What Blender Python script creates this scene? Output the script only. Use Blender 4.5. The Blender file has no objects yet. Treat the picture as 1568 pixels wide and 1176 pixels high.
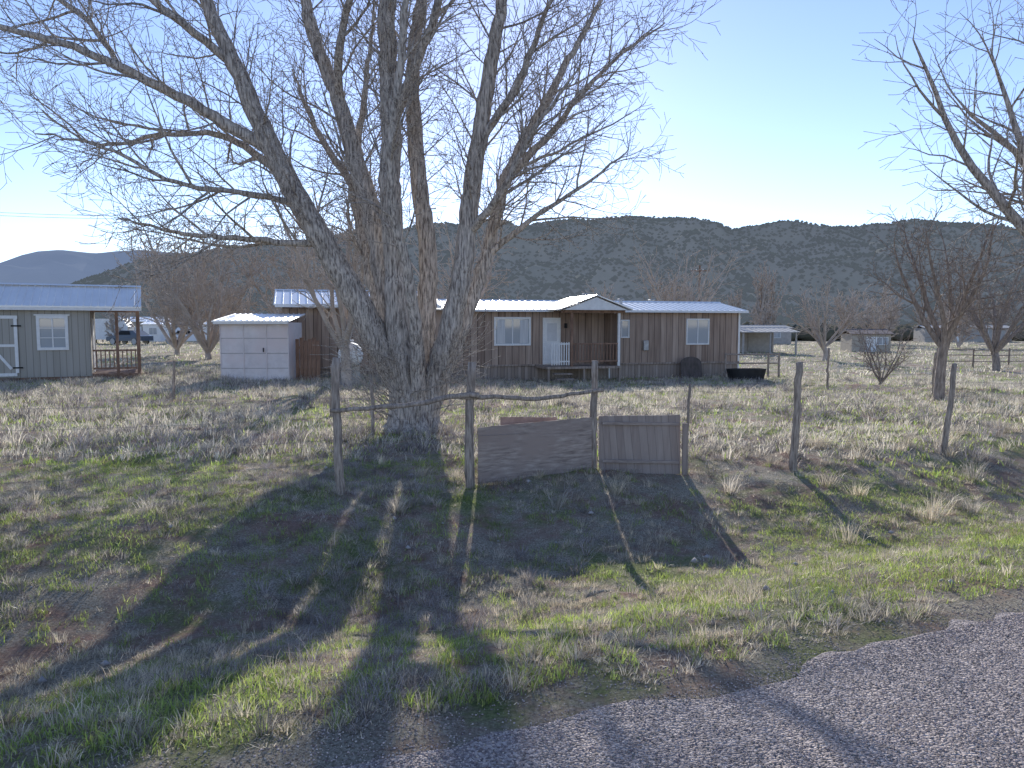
import bpy, bmesh, math, random
import numpy as np
from mathutils import Vector, Matrix
random.seed(7)
S = bpy.context.scene
COL = S.collection
# ------------------------------------------------------------------ helpers
def new_mat(name):
    m=bpy.data.materials.new(name); m.use_nodes=True
    nt=m.node_tree; b=nt.nodes['Principled BSDF']; return m,nt,b
def noise_mat(name,c1,c2,scale=5,rough=.85,metal=0,bump=0,stretch=(1,1,1),c3=None,scale2=None,detail=6,bdist=.02,lo=.35,hi=.65,spec=.3):
    m,nt,b=new_mat(name); N=nt.nodes; L=nt.links
    tc=N.new('ShaderNodeTexCoord'); mp=N.new('ShaderNodeMapping'); mp.inputs['Scale'].default_value=stretch
    L.new(tc.outputs['Object'],mp.inputs[0])
    n=N.new('ShaderNodeTexNoise'); n.inputs['Scale'].default_value=scale; n.inputs['Detail'].default_value=detail; n.inputs['Roughness'].default_value=.65
    L.new(mp.outputs[0],n.inputs['Vector'])
    r=N.new('ShaderNodeValToRGB'); r.color_ramp.elements[0].color=(*c1,1); r.color_ramp.elements[1].color=(*c2,1)
    r.color_ramp.elements[0].position=lo; r.color_ramp.elements[1].position=hi
    L.new(n.outputs['Fac'],r.inputs[0]); out=r.outputs[0]
    if c3:
        n2=N.new('ShaderNodeTexNoise'); n2.inputs['Scale'].default_value=scale2 or scale*.2; n2.inputs['Detail'].default_value=4
        L.new(tc.outputs['Object'],n2.inputs['Vector'])
        rr=N.new('ShaderNodeValToRGB'); rr.color_ramp.elements[0].position=.45; rr.color_ramp.elements[1].position=.62
        L.new(n2.outputs['Fac'],rr.inputs[0])
        mx=N.new('ShaderNodeMixRGB'); L.new(rr.outputs[0],mx.inputs[0]); L.new(out,mx.inputs[1]); mx.inputs[2].default_value=(*c3,1); out=mx.outputs[0]
    L.new(out,b.inputs['Base Color']); b.inputs['Roughness'].default_value=rough; b.inputs['Metallic'].default_value=metal
    b.inputs['Specular IOR Level'].default_value=spec
    if bump:
        bp=N.new('ShaderNodeBump'); bp.inputs['Strength'].default_value=bump; bp.inputs['Distance'].default_value=bdist
        L.new(n.outputs['Fac'],bp.inputs['Height']); L.new(bp.outputs[0],b.inputs['Normal'])
    return m
def plank_mat(name,c1,c2,groove=.2,scale=3,gap_dark=.35,rough=.85):
    m,nt,b=new_mat(name); N=nt.nodes; L=nt.links
    tc=N.new('ShaderNodeTexCoord'); sp=N.new('ShaderNodeSeparateXYZ'); L.new(tc.outputs['Object'],sp.inputs[0])
    ad=N.new('ShaderNodeMath'); ad.operation='ADD'; L.new(sp.outputs['X'],ad.inputs[0]); L.new(sp.outputs['Y'],ad.inputs[1])
    dv=N.new('ShaderNodeMath'); dv.operation='DIVIDE'; L.new(ad.outputs[0],dv.inputs[0]); dv.inputs[1].default_value=groove
    fl=N.new('ShaderNodeMath'); fl.operation='FLOOR'; L.new(dv.outputs[0],fl.inputs[0])
    fr=N.new('ShaderNodeMath'); fr.operation='FRACT'; L.new(dv.outputs[0],fr.inputs[0])
    wn=N.new('ShaderNodeTexWhiteNoise'); wn.noise_dimensions='1D'; L.new(fl.outputs[0],wn.inputs['W'])
    mp=N.new('ShaderNodeMapping'); mp.inputs['Scale'].default_value=(9,9,.6); L.new(tc.outputs['Object'],mp.inputs[0])
    n=N.new('ShaderNodeTexNoise'); n.inputs['Scale'].default_value=scale; n.inputs['Detail'].default_value=6; L.new(mp.outputs[0],n.inputs['Vector'])
    av=N.new('ShaderNodeMath'); av.operation='MULTIPLY_ADD'; L.new(wn.outputs['Value'],av.inputs[0]); av.inputs[1].default_value=.35
    n3=N.new('ShaderNodeMath'); n3.operation='MULTIPLY'; L.new(n.outputs['Fac'],n3.inputs[0]); n3.inputs[1].default_value=.75
    L.new(n3.outputs[0],av.inputs[2])
    r=N.new('ShaderNodeValToRGB'); r.color_ramp.elements[0].color=(*c1,1); r.color_ramp.elements[1].color=(*c2,1)
    r.color_ramp.elements[0].position=.3; r.color_ramp.elements[1].position=.8
    L.new(av.outputs[0],r.inputs[0])
    g=N.new('ShaderNodeMath'); g.operation='LESS_THAN'; L.new(fr.outputs[0],g.inputs[0]); g.inputs[1].default_value=.09
    mx=N.new('ShaderNodeMixRGB'); mx.blend_type='MULTIPLY'; L.new(g.outputs[0],mx.inputs[0]); L.new(r.outputs[0],mx.inputs[1]); mx.inputs[2].default_value=(gap_dark,)*3+(1,)
    L.new(mx.outputs[0],b.inputs['Base Color']); b.inputs['Roughness'].default_value=rough; b.inputs['Specular IOR Level'].default_value=.25
    bp=N.new('ShaderNodeBump'); bp.inputs['Strength'].default_value=.4; bp.inputs['Distance'].default_value=.01
    iv=N.new('ShaderNodeMath'); iv.operation='SUBTRACT'; iv.inputs[0].default_value=1; L.new(g.outputs[0],iv.inputs[1])
    L.new(iv.outputs[0],bp.inputs['Height']); L.new(bp.outputs[0],b.inputs['Normal'])
    return m
def attr_mat(name,transl=.4,gloss=0):
    m=bpy.data.materials.new(name); m.use_nodes=True; nt=m.node_tree; N=nt.nodes; L=nt.links
    N.remove(N['Principled BSDF']); out=N['Material Output']
    a=N.new('ShaderNodeAttribute'); a.attribute_name='Col'
    d=N.new('ShaderNodeBsdfDiffuse'); L.new(a.outputs['Color'],d.inputs[0]); sh=d
    if transl:
        t=N.new('ShaderNodeBsdfTranslucent'); L.new(a.outputs['Color'],t.inputs[0])
        mx=N.new('ShaderNodeMixShader'); mx.inputs[0].default_value=transl
        L.new(d.outputs[0],mx.inputs[1]); L.new(t.outputs[0],mx.inputs[2]); sh=mx
    if gloss:
        g=N.new('ShaderNodeBsdfGlossy'); g.inputs['Roughness'].default_value=.38; g.inputs[0].default_value=(.9,.88,.82,1)
        m2=N.new('ShaderNodeMixShader'); m2.inputs[0].default_value=gloss; L.new(sh.outputs[0],m2.inputs[1]); L.new(g.outputs[0],m2.inputs[2]); sh=m2
    L.new(sh.outputs[0],out.inputs['Surface']); return m
def empty(name,loc=(0,0,0),rz=0):
    e=bpy.data.objects.new(name,None); COL.objects.link(e); e.location=loc; e.rotation_euler=(0,0,rz); e.empty_display_size=.3; return e
def mesh_obj(name,verts,faces,mat=None,parent=None,smooth=False,loc=(0,0,0),rot=(0,0,0)):
    me=bpy.data.meshes.new(name); me.from_pydata([tuple(v) for v in verts],[],faces); me.update()
    if smooth: me.polygons.foreach_set('use_smooth',[True]*len(me.polygons))
    o=bpy.data.objects.new(name,me); COL.objects.link(o)
    if mat: me.materials.append(mat)
    o.location=loc; o.rotation_euler=rot
    if parent: o.parent=parent
    return o
def box(name,lo,hi,mat,parent=None,bevel=0,rot=(0,0,0)):
    c=[(lo[i]+hi[i])/2 for i in range(3)]; h=[(hi[i]-lo[i])/2 for i in range(3)]
    bm=bmesh.new(); bmesh.ops.create_cube(bm,size=2)
    bmesh.ops.scale(bm,vec=h,verts=bm.verts)
    if bevel: bmesh.ops.bevel(bm,geom=bm.edges[:],offset=bevel,segments=1,affect='EDGES')
    me=bpy.data.meshes.new(name); bm.to_mesh(me); bm.free()
    o=bpy.data.objects.new(name,me); COL.objects.link(o); me.materials.append(mat); o.location=c; o.rotation_euler=rot
    if parent: o.parent=parent
    return o
def fast_mesh(name,V,F,mat,col=None,smooth=False,parent=None):
    V=np.ascontiguousarray(V,dtype=np.float32); F=np.ascontiguousarray(F,dtype=np.int32)
    me=bpy.data.meshes.new(name); k=F.shape[1]
    me.vertices.add(len(V)); me.vertices.foreach_set('co',V.ravel())
    me.loops.add(F.size); me.loops.foreach_set('vertex_index',F.ravel())
    me.polygons.add(len(F)); me.polygons.foreach_set('loop_start',np.arange(0,F.size,k,dtype=np.int32))
    try: me.polygons.foreach_set('loop_total',np.full(len(F),k,dtype=np.int32))
    except Exception: pass
    if smooth: me.polygons.foreach_set('use_smooth',np.ones(len(F),dtype=bool))
    me.update(calc_edges=True)
    if col is not None:
        a=me.color_attributes.new('Col','FLOAT_COLOR','POINT')
        c=np.ones((len(V),4),dtype=np.float32); c[:,:3]=col; a.data.foreach_set('color',c.ravel())
    me.materials.append(mat)
    o=bpy.data.objects.new(name,me); COL.objects.link(o)
    if parent: o.parent=parent
    return o
def vnoise(x,y,scale,seed):
    r=np.random.RandomState(seed).rand(256,256)
    x=np.asarray(x)*scale+100.3; y=np.asarray(y)*scale+57.7
    xi=np.floor(x).astype(int); yi=np.floor(y).astype(int); fx=x-xi; fy=y-yi
    fx=fx*fx*(3-2*fx); fy=fy*fy*(3-2*fy)
    g=lambda a,b: r[a%256,b%256]
    return (g(xi,yi)*(1-fx)+g(xi+1,yi)*fx)*(1-fy)+(g(xi,yi+1)*(1-fx)+g(xi+1,yi+1)*fx)*fy
def fbm(x,y,scale,seed,o=4):
    t=0;a=.5;n=0
    for i in range(o): t=t+a*vnoise(x,y,scale*2**i,seed+i); n+=a; a*=.5
    return t/n
def sst(a,b,x):
    t=np.clip((x-a)/(b-a),0,1); return t*t*(3-2*t)
def sroad(x,y): return -.387*(x+.35)+.922*(y-2.78)
def gz(x,y):
    x=np.asarray(x,dtype=float); y=np.asarray(y,dtype=float); s=sroad(x,y)
    z=.25-.64*sst(.15,3.1,s)+.39*sst(3.1,5.9,s)
    z=z-.40*sst(18,31,y)*sst(-8,1,x)
    near=sst(.3,1.2,s)*(1-sst(60,200,y))
    z=z+near*((fbm(x,y,.7,3)-.5)*.16+(vnoise(x,y,3.1,9)-.5)*.05+(vnoise(x,y,6.5,12)-.5)*.035)
    ax,ay,bx,by=9.2,28.6,19,12.; dx,dy=bx-ax,by-ay; l=math.hypot(dx,dy)
    t=((x-ax)*dx+(y-ay)*dy)/l; d=((x-ax)*dy-(y-ay)*dx)/l
    z=z+(.22*np.exp(-(d/.45)**2)-.15*np.exp(-((d+.9)/.5)**2))*sst(-1,2,t)*(1-sst(l,l+3,t))
    return z
# ------------------------------------------------------------------ camera, light
PITCH=math.radians(4.41)
cam=bpy.data.cameras.new('camera'); co=bpy.data.objects.new('camera',cam); COL.objects.link(co)
cam.lens=26.17; cam.sensor_width=36; cam.clip_end=20000; cam.clip_start=.05
co.location=(0,0,1.9); co.rotation_euler=(math.pi/2-PITCH,0,0); S.camera=co
EL=math.radians(20.7); AZ=math.radians(-.5)
sd=Vector((math.sin(AZ)*math.cos(EL),math.cos(AZ)*math.cos(EL),math.sin(EL)))
sl=bpy.data.lights.new('sun','SUN'); sl.energy=5; sl.angle=math.radians(.53); sl.color=(1,.96,.88)
so=bpy.data.objects.new('sun',sl); COL.objects.link(so); so.rotation_euler=sd.to_track_quat('Z','Y').to_euler(); so.location=(0,60,25)
W=bpy.data.worlds.new('World'); S.world=W; W.use_nodes=True; nt=W.node_tree
sky=nt.nodes.new('ShaderNodeTexSky'); sky.sky_type='NISHITA'; sky.sun_disc=False
sky.sun_elevation=EL; sky.sun_rotation=AZ; sky.altitude=1700; sky.air_density=1.05; sky.dust_density=.22; sky.ozone_density=2.0
bg=nt.nodes['Background']
tn=nt.nodes.new('ShaderNodeMixRGB'); tn.blend_type='MULTIPLY'; tn.inputs[0].default_value=1; tn.inputs[2].default_value=(1.42,1.32,1.47,1)
nt.links.new(sky.outputs[0],tn.inputs[1]); nt.links.new(tn.outputs[0],bg.inputs[0]); bg.inputs[1].default_value=.15
S.view_settings.view_transform='Standard'; S.view_settings.look='None'; S.view_settings.exposure=0
# ------------------------------------------------------------------ ground
def ground_mat():
    m,nt,b=new_mat('ground_soil'); N=nt.nodes; L=nt.links
    tc=N.new('ShaderNodeTexCoord')
    def nz(s,d=6):
        n=N.new('ShaderNodeTexNoise'); n.inputs['Scale'].default_value=s; n.inputs['Detail'].default_value=d; n.inputs['Roughness'].default_value=.75; L.new(tc.outputs['Object'],n.inputs['Vector']); return n.outputs['Fac']
    def ramp(f,a,bb,ca,cb):
        r=N.new('ShaderNodeValToRGB'); r.color_ramp.elements[0].position=a; r.color_ramp.elements[1].position=bb; r.color_ramp.elements[0].color=(*ca,1); r.color_ramp.elements[1].color=(*cb,1); L.new(f,r.inputs[0]); return r.outputs[0]
    def mix(f,a,c):
        x=N.new('ShaderNodeMixRGB'); L.new(f,x.inputs[0]); L.new(a,x.inputs[1]); L.new(c,x.inputs[2]); return x.outputs[0]
    soil=ramp(nz(25),.3,.7,(.22,.135,.10),(.54,.37,.29))
    lit=ramp(nz(60),.38,.62,(.20,.165,.12),(.70,.62,.48))
    grn=ramp(nz(45),.35,.65,(.12,.145,.05),(.38,.41,.18))
    m1=ramp(nz(1.1),.40,.54,(0,0,0),(1,1,1)); m2=ramp(nz(.8),.49,.61,(0,0,0),(1,1,1))
    c=mix(m1,soil,lit); c=mix(m2,c,grn)
    L.new(c,b.inputs['Base Color']); b.inputs['Roughness'].default_value=.95; b.inputs['Specular IOR Level'].default_value=.1
    bp=N.new('ShaderNodeBump'); bp.inputs['Strength'].default_value=1; bp.inputs['Distance'].default_value=.06
    L.new(nz(26,8),bp.inputs['Height']); L.new(bp.outputs[0],b.inputs['Normal'])
    return m
u=np.linspace(-8.4,8.4,521); xs=2.6*np.sinh(u)
v=np.linspace(-7.6,8.3,541); ys=9+3*np.sinh(v)
X,Y=np.meshgrid(xs,ys); Z=gz(X,Y)
V=np.stack([X,Y,Z],-1).reshape(-1,3); nx=len(xs); ny=len(ys)
i=np.arange(nx-1); j=np.arange(ny-1); I,J=np.meshgrid(i,j); a=(J*nx+I).ravel()
F=np.stack([a,a+1,a+nx+1,a+nx],1)
fast_mesh('ground',V,F,ground_mat(),smooth=True)
# road
def road_mat():
    m,nt,b=new_mat('chip_seal_asphalt'); N=nt.nodes; L=nt.links
    tc=N.new('ShaderNodeTexCoord'); vo=N.new('ShaderNodeTexVoronoi'); vo.inputs['Scale'].default_value=95; L.new(tc.outputs['Object'],vo.inputs['Vector'])
    sp=N.new('ShaderNodeSeparateColor'); L.new(vo.outputs['Color'],sp.inputs[0])
    r=N.new('ShaderNodeValToRGB'); e=r.color_ramp.elements; e[0].color=(.14,.11,.10,1); e[1].color=(.64,.53,.46,1); x=e.new(.6); x.color=(.34,.275,.25,1)
    L.new(sp.outputs[0],r.inputs[0])
    L.new(r.outputs[0],b.inputs['Base Color']); b.inputs['Roughness'].default_value=.8
    bp=N.new('ShaderNodeBump'); bp.inputs['Strength'].default_value=1; bp.inputs['Distance'].default_value=.008; bp.invert=True
    L.new(vo.outputs['Distance'],bp.inputs['Height']); L.new(bp.outputs[0],b.inputs['Normal']); return m
q=np.concatenate([np.arange(-80,-6,2.),np.arange(-6,14,.06),np.arange(14,240,2.)])
edge=.0+(vnoise(q,q*0,1.1,5)-.5)*.26+(vnoise(q,q*0,6,6)-.5)*.14
rows=[]
for k in range(8):
    s=-6.2+(edge+6.2)*k/7
    rows.append(np.stack([-.35+.922*q-.387*s, 2.78+.387*q+.922*s, .254+0*q],1))
V=np.concatenate(rows); nq=len(q); a=(np.arange(7)[:,None]*nq+np.arange(nq-1)[None]).ravel()
fast_mesh('road',V,np.stack([a,a+1,a+nq+1,a+nq],1),road_mat())
rs=np.random.RandomState(11)
def gravel(n,smin,smax,qmin,qmax,seed):
    rs=np.random.RandomState(seed)
    s=smin+(smax-smin)*rs.rand(n); qq=qmin+(qmax-qmin)*rs.rand(n)
    return -.35+.922*qq-.387*s, 2.78+.387*qq+.922*s, s
xa,ya,sa=gravel(85000,-2.4,.02,-1.4,6.3,1)
xb,yb,sb=gravel(60000,-.15,1.1,-2.5,6.5,2)
keep=rs.rand(len(sb))<np.exp(-np.maximum(sb,0)*2.4)*(.3+.7*(vnoise(xb,yb,3,8)>.4)); xb=xb[keep]; yb=yb[keep]
x=np.concatenate([xa,xb]); y=np.concatenate([ya,yb]); n=len(x)
z=np.maximum(gz(x,y),np.where(sroad(x,y)<.02,.254,-9))
sz=.0024+.0034*rs.rand(n)**2
oct_=np.array([[1,0,0],[0,1,0],[-1,0,0],[0,-1,0],[0,0,.8],[0,0,-.6]],float)
VV=oct_[None]*(1+.5*(rs.rand(n,6,1)-.5))*sz[:,None,None]*(.8+.5*rs.rand(n,1,3))
ang=rs.rand(n)*6.283; c,s_=np.cos(ang),np.sin(ang)
VX=VV[:,:,0]*c[:,None]-VV[:,:,1]*s_[:,None]; VY=VV[:,:,0]*s_[:,None]+VV[:,:,1]*c[:,None]
VV=np.stack([VX+x[:,None],VY+y[:,None],VV[:,:,2]+(z+sz*.2)[:,None]],-1)
T8=np.array([[0,1,4],[1,2,4],[2,3,4],[3,0,4],[1,0,5],[2,1,5],[3,2,5],[0,3,5]])
FF=(T8[None]+6*np.arange(n)[:,None,None]).reshape(-1,3)
base=np.array([[.52,.425,.37]])*(.4+.95*rs.rand(n,1)**1.2)*(.75+.5*fbm(x,y,1.4,17,3))[:,None]+rs.rand(n,3)*.04
fast_mesh('road_gravel',VV.reshape(-1,3),FF,attr_mat('gravel_stone',0),col=np.repeat(base,6,0))
# ------------------------------------------------------------------ grass
def blades(P,h,w,lean,ang,colr):
    n=len(P); side=np.stack([np.cos(ang),np.sin(ang),0*ang],1)*(w/2)[:,None]
    mid=P+np.concatenate([lean*h[:,None]*.38,(h*.55)[:,None]],1)
    tip=P+np.concatenate([lean*h[:,None],(h*(1-.25*np.minimum(1,np.hypot(*lean.T))))[:,None]],1)
    V=np.stack([P-side,P+side,mid-side*.75,mid+side*.75,tip],1)
    F=np.array([[0,1,3],[0,3,2],[2,3,4]])
    return V.reshape(-1,3),(F[None]+5*np.arange(n)[:,None,None]).reshape(-1,3),np.repeat(colr,5,0)
def build_blades(name,parts,mat):
    Vs=[];Fs=[];Cs=[];o=0
    for (v_,f_,c_) in parts:
        Vs.append(v_);Fs.append(f_+o);Cs.append(c_);o+=len(v_)
    fast_mesh(name,np.concatenate(Vs),np.concatenate(Fs),mat,col=np.concatenate(Cs))
grass_m=attr_mat('grass_blade',.55,.05); dry_m=attr_mat('dry_grass_blade',.48,.06); weed_m=attr_mat('weed_stem',.25,.05)
def samp(n,y0,y1,rs,p=1.0):
    t=rs.rand(n); yy=(y0**(2*p)+t*(y1**(2*p)-y0**(2*p)))**(1/(2*p))
    xx=(rs.rand(n)*2-1)*(.78*yy+1.1); return xx,yy
def greenmask(x,y):
    s=sroad(x,y); g=fbm(x,y,.75,21,4)
    g=g+.21*np.exp(-((s-1.4)/1.3)**2)*sst(-1.5,1.0,x)+.05*np.exp(-((s-1)/1.5)**2)
    g=g-.3*np.exp(-((x-.6)/1.9)**2-((y-8.6)/1.2)**2)
    g=g+.14*np.exp(-((x+3.2)/2.)**2-((y-15)/3)**2)
    return g
def ok(x,y): return sroad(x,y)>.08+(vnoise(x,y,2.5,77))*.35
parts=[]
def green(n,y0,y1,h0,h1,w,seed,th=.47,p=.6):
    rs=np.random.RandomState(seed); x,y=samp(n,y0,y1,rs,p)
    g=greenmask(x,y); clump=fbm(x,y,7.,31,2)
    k=ok(x,y)&(g+.95*(clump-.5)+.05*rs.randn(n)>th); x=x[k];y=y[k];g=g[k];n=len(x); clump=clump[k]
    h=(h0+(h1-h0)*rs.rand(n)**1.5)*(.3+1.4*clump); a=rs.rand(n)*6.283; l=rs.rand(n)*1.1
    c=np.array([[.32,.44,.095]])*(.5+.75*rs.rand(n,1)); c=c+np.array([[.22,.16,.08]])*rs.rand(n,1)**2*1.3
    c=c*(.7+.6*vnoise(x,y,1.7,44))[:,None]
    P=np.stack([x,y,gz(x,y)-.005],1)
    parts.append(blades(P,h,w*(.7+.6*rs.rand(n)),np.stack([np.cos(a)*l,np.sin(a)*l],1),rs.rand(n)*6.283,c))
green(230000,2.3,10.5,.018,.068,.005,1,.49)
green(90000,10,34,.04,.11,.017,2,.53)
green(20000,33,100,.06,.16,.05,5,.56)
build_blades('green_grass',parts,grass_m)
parts=[]
def tufts(nt,k,y0,y1,h0,h1,w,rad,seed,maskf,colf,p=.7,leanm=.75,at=None):
    rs=np.random.RandomState(seed)
    if at is None:
        x,y=samp(nt,y0,y1,rs,p); m=maskf(x,y); kk=ok(x,y)&(m>rs.rand(nt)); x=x[kk];y=y[kk]; nt=len(x)
    else: x=np.array([q[0] for q in at],float); y=np.array([q[1] for q in at],float); nt=len(x)
    H=(h0+(h1-h0)*rs.rand(nt)**1.6); C=colf(nt,rs,x,y)
    idx=np.repeat(np.arange(nt),k); n=len(idx)
    a=rs.rand(n)*6.283; rr=np.abs(rs.randn(n))*rad*(.5+H[idx]/h1)
    bx=x[idx]+np.cos(a)*rr; by=y[idx]+np.sin(a)*rr
    l=(.15+leanm*rs.rand(n))
    lean=np.stack([np.cos(a)*l,np.sin(a)*l],1)+np.array([[.12,-.05]])+rs.randn(n,2)*.22
    h=H[idx]*(.45+.6*rs.rand(n))
    c=C[idx]*(.6+.7*rs.rand(n,1))
    P=np.stack([bx,by,gz(bx,by)-.006],1)
    parts.append(blades(P,h,w*(.6+.7*rs.rand(n)),lean,rs.rand(n)*6.283,c))
straw=lambda n,rs,x,y: np.array([[.84,.72,.52]])*(.5+.6*rs.rand(n,1))+np.array([[-.02,-.0,.06]])*rs.rand(n,1)
pale=lambda n,rs,x,y: np.array([[.88,.79,.64]])*(.6+.5*rs.rand(n,1))
greyw=lambda n,rs,x,y: np.array([[.48,.415,.39]])*(.35+.85*rs.rand(n,1))
def m_dry(x,y): return np.clip((fbm(x,y,1.1,51,3)-.42)*5.,.10,1)
def m_yard(x,y):
    s=sroad(x,y); m=np.clip((fbm(x,y,.35,61,3)-.30)*3.5,.1,1); return m*sst(4.6,6.6,s)*(1-.6*np.exp(-((x+3.2)/2.)**2-((y-15)/3)**2))
def m_fence(x,y):
    s=sroad(x,y); return .7*np.exp(-((s-6.0)/.7)**2)*sst(2.2,4.2,x)+.05
tufts(15000,11,2.3,10.5,.015,.055,.0042,.04,70,lambda x,y: np.clip((fbm(x,y,1.6,52,3)-.28)*3,.15,1),straw,.6,1.8)
tufts(7500,27,2.3,11,.035,.14,.0036,.026,71,m_dry,straw,.6)
tufts(700,60,7,14,.18,.38,.006,.05,72,m_fence,straw,.7)
tufts(13000,15,10.5,34,.08,.30,.012,.07,73,m_yard,pale,.75)
tufts(8000,11,10.5,34,.05,.14,.012,.09,74,lambda x,y:0*x+.7,straw,.75)
tufts(6500,9,33,110,.12,.36,.04,.25,75,lambda x,y:0*x+.8,pale,.7)
tufts(0,110,0,0,.24,.42,.005,.05,76,None,straw,at=[(4.9,8.55),(5.05,8.75),(5.5,9.1),(5.6,8.9),(4.4,9.3),(6.4,10.2)])
tufts(0,110,0,0,.10,.16,.0035,.05,77,None,straw,at=[(1.75,5.25),(1.35,4.9),(1.6,4.85),(.5,5.6),(.35,5.7),(2.6,5.4),(-.9,4.2),(3.2,6.2),(-1.2,5.0),(2.35,7.0)])
build_blades('dry_grass',parts,dry_m)
parts=[]
def m_weed(x,y):
    s=sroad(x,y); m=np.clip((fbm(x,y,.8,91,3)-.44)*6,0,1)*.8
    m=m*(1-.8*sst(.5,2.5,x)*(s<4.5))
    m=m+.85*np.exp(-((x+1.8)/1.6)**2-((y-11.6)/1.8)**2)+.4*np.exp(-((s-5.6)/.6)**2)*(x<1)
    return np.clip(m,.03,1)
tufts(4600,36,2.4,12.5,.04,.20,.0036,.045,81,m_weed,greyw,.6,1.2)
tufts(4500,24,11,32,.12,.40,.010,.10,82,lambda x,y: np.clip(m_weed(x,y)+.25*(x<0),0,1),greyw,.75,.8)
build_blades('dead_weeds',parts,weed_m)
# ------------------------------------------------------------------ tubes / trees
class Tubes:
    def __init__(s): s.g={}
    def add(s,pts,rad,sides):
        s.g.setdefault((len(pts),sides),[]).append((pts,rad))
    def build(s,name,mat,parent=None,ridge=0.0,seed=0):
        Vs=[];Fs=[];o=0; rs=np.random.RandomState(seed)
        for (n,sd),lst in s.g.items():
            P=np.array([l[0] for l in lst],float); R=np.array([l[1] for l in lst],float); M=len(lst)
            T=np.gradient(P,axis=1); T/=np.linalg.norm(T,axis=2,keepdims=True)+1e-9
            ref=np.where(np.abs(T[:,:1,2:3])>.8,np.array([1.,0,0])[None,None],np.array([0,0,1.])[None,None])
            ref=np.broadcast_to(ref,T.shape)
            A=np.cross(T,ref); A/=np.linalg.norm(A,axis=2,keepdims=True)+1e-9; B=np.cross(T,A)
            th=np.arange(sd)/sd*2*math.pi
            rad=R[:,:,None]*np.ones((1,1,sd))
            if ridge and sd>=12:
                for k,am in ((3,.5),(5,.7),(8,.8),(13,.6)):
                    if k<sd/2: rad=rad*(1+ridge*am*np.sin(k*th[None,None]+rs.rand(M,1,1)*6.3+.35*np.sin(np.arange(n)/n*9+rs.rand())[None,:,None]))
            ring=P[:,:,None]+rad[...,None]*(np.cos(th)[None,None,:,None]*A[:,:,None]+np.sin(th)[None,None,:,None]*B[:,:,None])
            Vs.append(ring.reshape(-1,3))
            m_=np.arange(M)[:,None,None]*n*sd; ii=np.arange(n-1)[None,:,None]*sd; kk=np.arange(sd)[None,None]; k2=(kk+1)%sd
            a=m_+ii+kk; b=m_+ii+k2; F=np.stack([a,b,b+sd,a+sd],-1).reshape(-1,4)+o
            Fs.append(F); o+=M*n*sd
        return fast_mesh(name,np.concatenate(Vs),np.concatenate(Fs),mat,smooth=True,parent=parent)
def catmull(pts,rad,step):
    P=[np.array(p,float) for p in pts]; out=[];ro=[]
    for i in range(len(P)-1):
        p0=P[max(i-1,0)];p1=P[i];p2=P[i+1];p3=P[min(i+2,len(P)-1)]
        n=max(1,int(np.linalg.norm(p2-p1)/step))
        for k in range(n):
            t=k/n
            out.append(.5*((2*p1)+(-p0+p2)*t+(2*p0-5*p1+4*p2-p3)*t*t+(-p0+3*p1-3*p2+p3)*t**3)); ro.append(rad[i]*(1-t)+rad[i+1]*t)
    out.append(P[-1]);ro.append(rad[-1]); return np.array(out),np.array(ro)
def norm3(d):
    l=math.sqrt(d[0]**2+d[1]**2+d[2]**2)+1e-9; return (d[0]/l,d[1]/l,d[2]/l)
def deviate(d,ang,az):
    d=Vector(d); r=Vector((0,0,1)) if abs(d.z)<.9 else Vector((1,0,0))
    a=d.cross(r).normalized(); b=d.cross(a)
    v=d*math.cos(ang)+(a*math.cos(az)+b*math.sin(az))*math.sin(ang); return (v.x,v.y,v.z)
def grow(tb,p,d,L,r,lvl,cfg,rng):
    seg=cfg['seg'][lvl]; n=max(3 if lvl<3 else 2,int(L/seg)+1); st=L/n; pts=[p]; dirs=[d]; up=cfg['up'][lvl]; w=cfg['wander'][lvl]
    for i in range(n):
        d=norm3((d[0]+rng.gauss(0,w),d[1]+rng.gauss(0,w),d[2]+rng.gauss(0,w)+up))
        p=(p[0]+d[0]*st,p[1]+d[1]*st,p[2]+d[2]*st); pts.append(p); dirs.append(d)
    tip=cfg['tip']; rad=[max(tip,r*(1-i/n)**.8*.9+r*.1) for i in range(n+1)]
    sides=10 if r>.06 else (6 if r>.02 else (4 if r>.008 else 3))
    tb.add(pts,rad,sides)
    if lvl<cfg['max']: kids(tb,pts,dirs,rad,L,lvl,cfg,rng,cfg['t0'][lvl])
def kids(tb,pts,dirs,rad,L,lvl,cfg,rng,t0):
    nk=max(1,int(L*(1-t0)/cfg['sp'][lvl])); az=rng.random()*6.28; n=len(pts)-1
    for k in range(nk):
        t=t0+(1-t0)*(k+rng.random())/nk; f=min(t,.999)*n; i=int(f); fr=f-i
        p=tuple(pts[i][c]*(1-fr)+pts[i+1][c]*fr for c in range(3)); az+=2.4+rng.gauss(0,.5)
        dd=deviate(dirs[i],math.radians(rng.uniform(*cfg['ang'])),az)
        Lc=cfg['len'][lvl]*(1-.55*t)*rng.uniform(.55,1.25)
        grow(tb,p,dd,Lc,max(cfg['tip'],min(rad[i]*.6,Lc*cfg['rk'])),lvl+1,cfg,rng)
bark=noise_mat('bark_grey',(.19,.16,.14),(.74,.66,.58),scale=8,stretch=(4,4,.55),bump=1,bdist=.05,rough=.95,detail=8,spec=.1,lo=.38,hi=.6)
bark_d=noise_mat('bark_brown',(.17,.14,.12),(.44,.365,.31),scale=7,stretch=(3,3,.6),bump=.6,rough=.95,spec=.1)
twig_far=noise_mat('bark_twig_far',(.36,.30,.25),(.56,.48,.41),scale=2,rough=.95,spec=.1)
rng=random.Random(5); tb=Tubes()
BX,BY=-1.78,13.4
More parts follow.
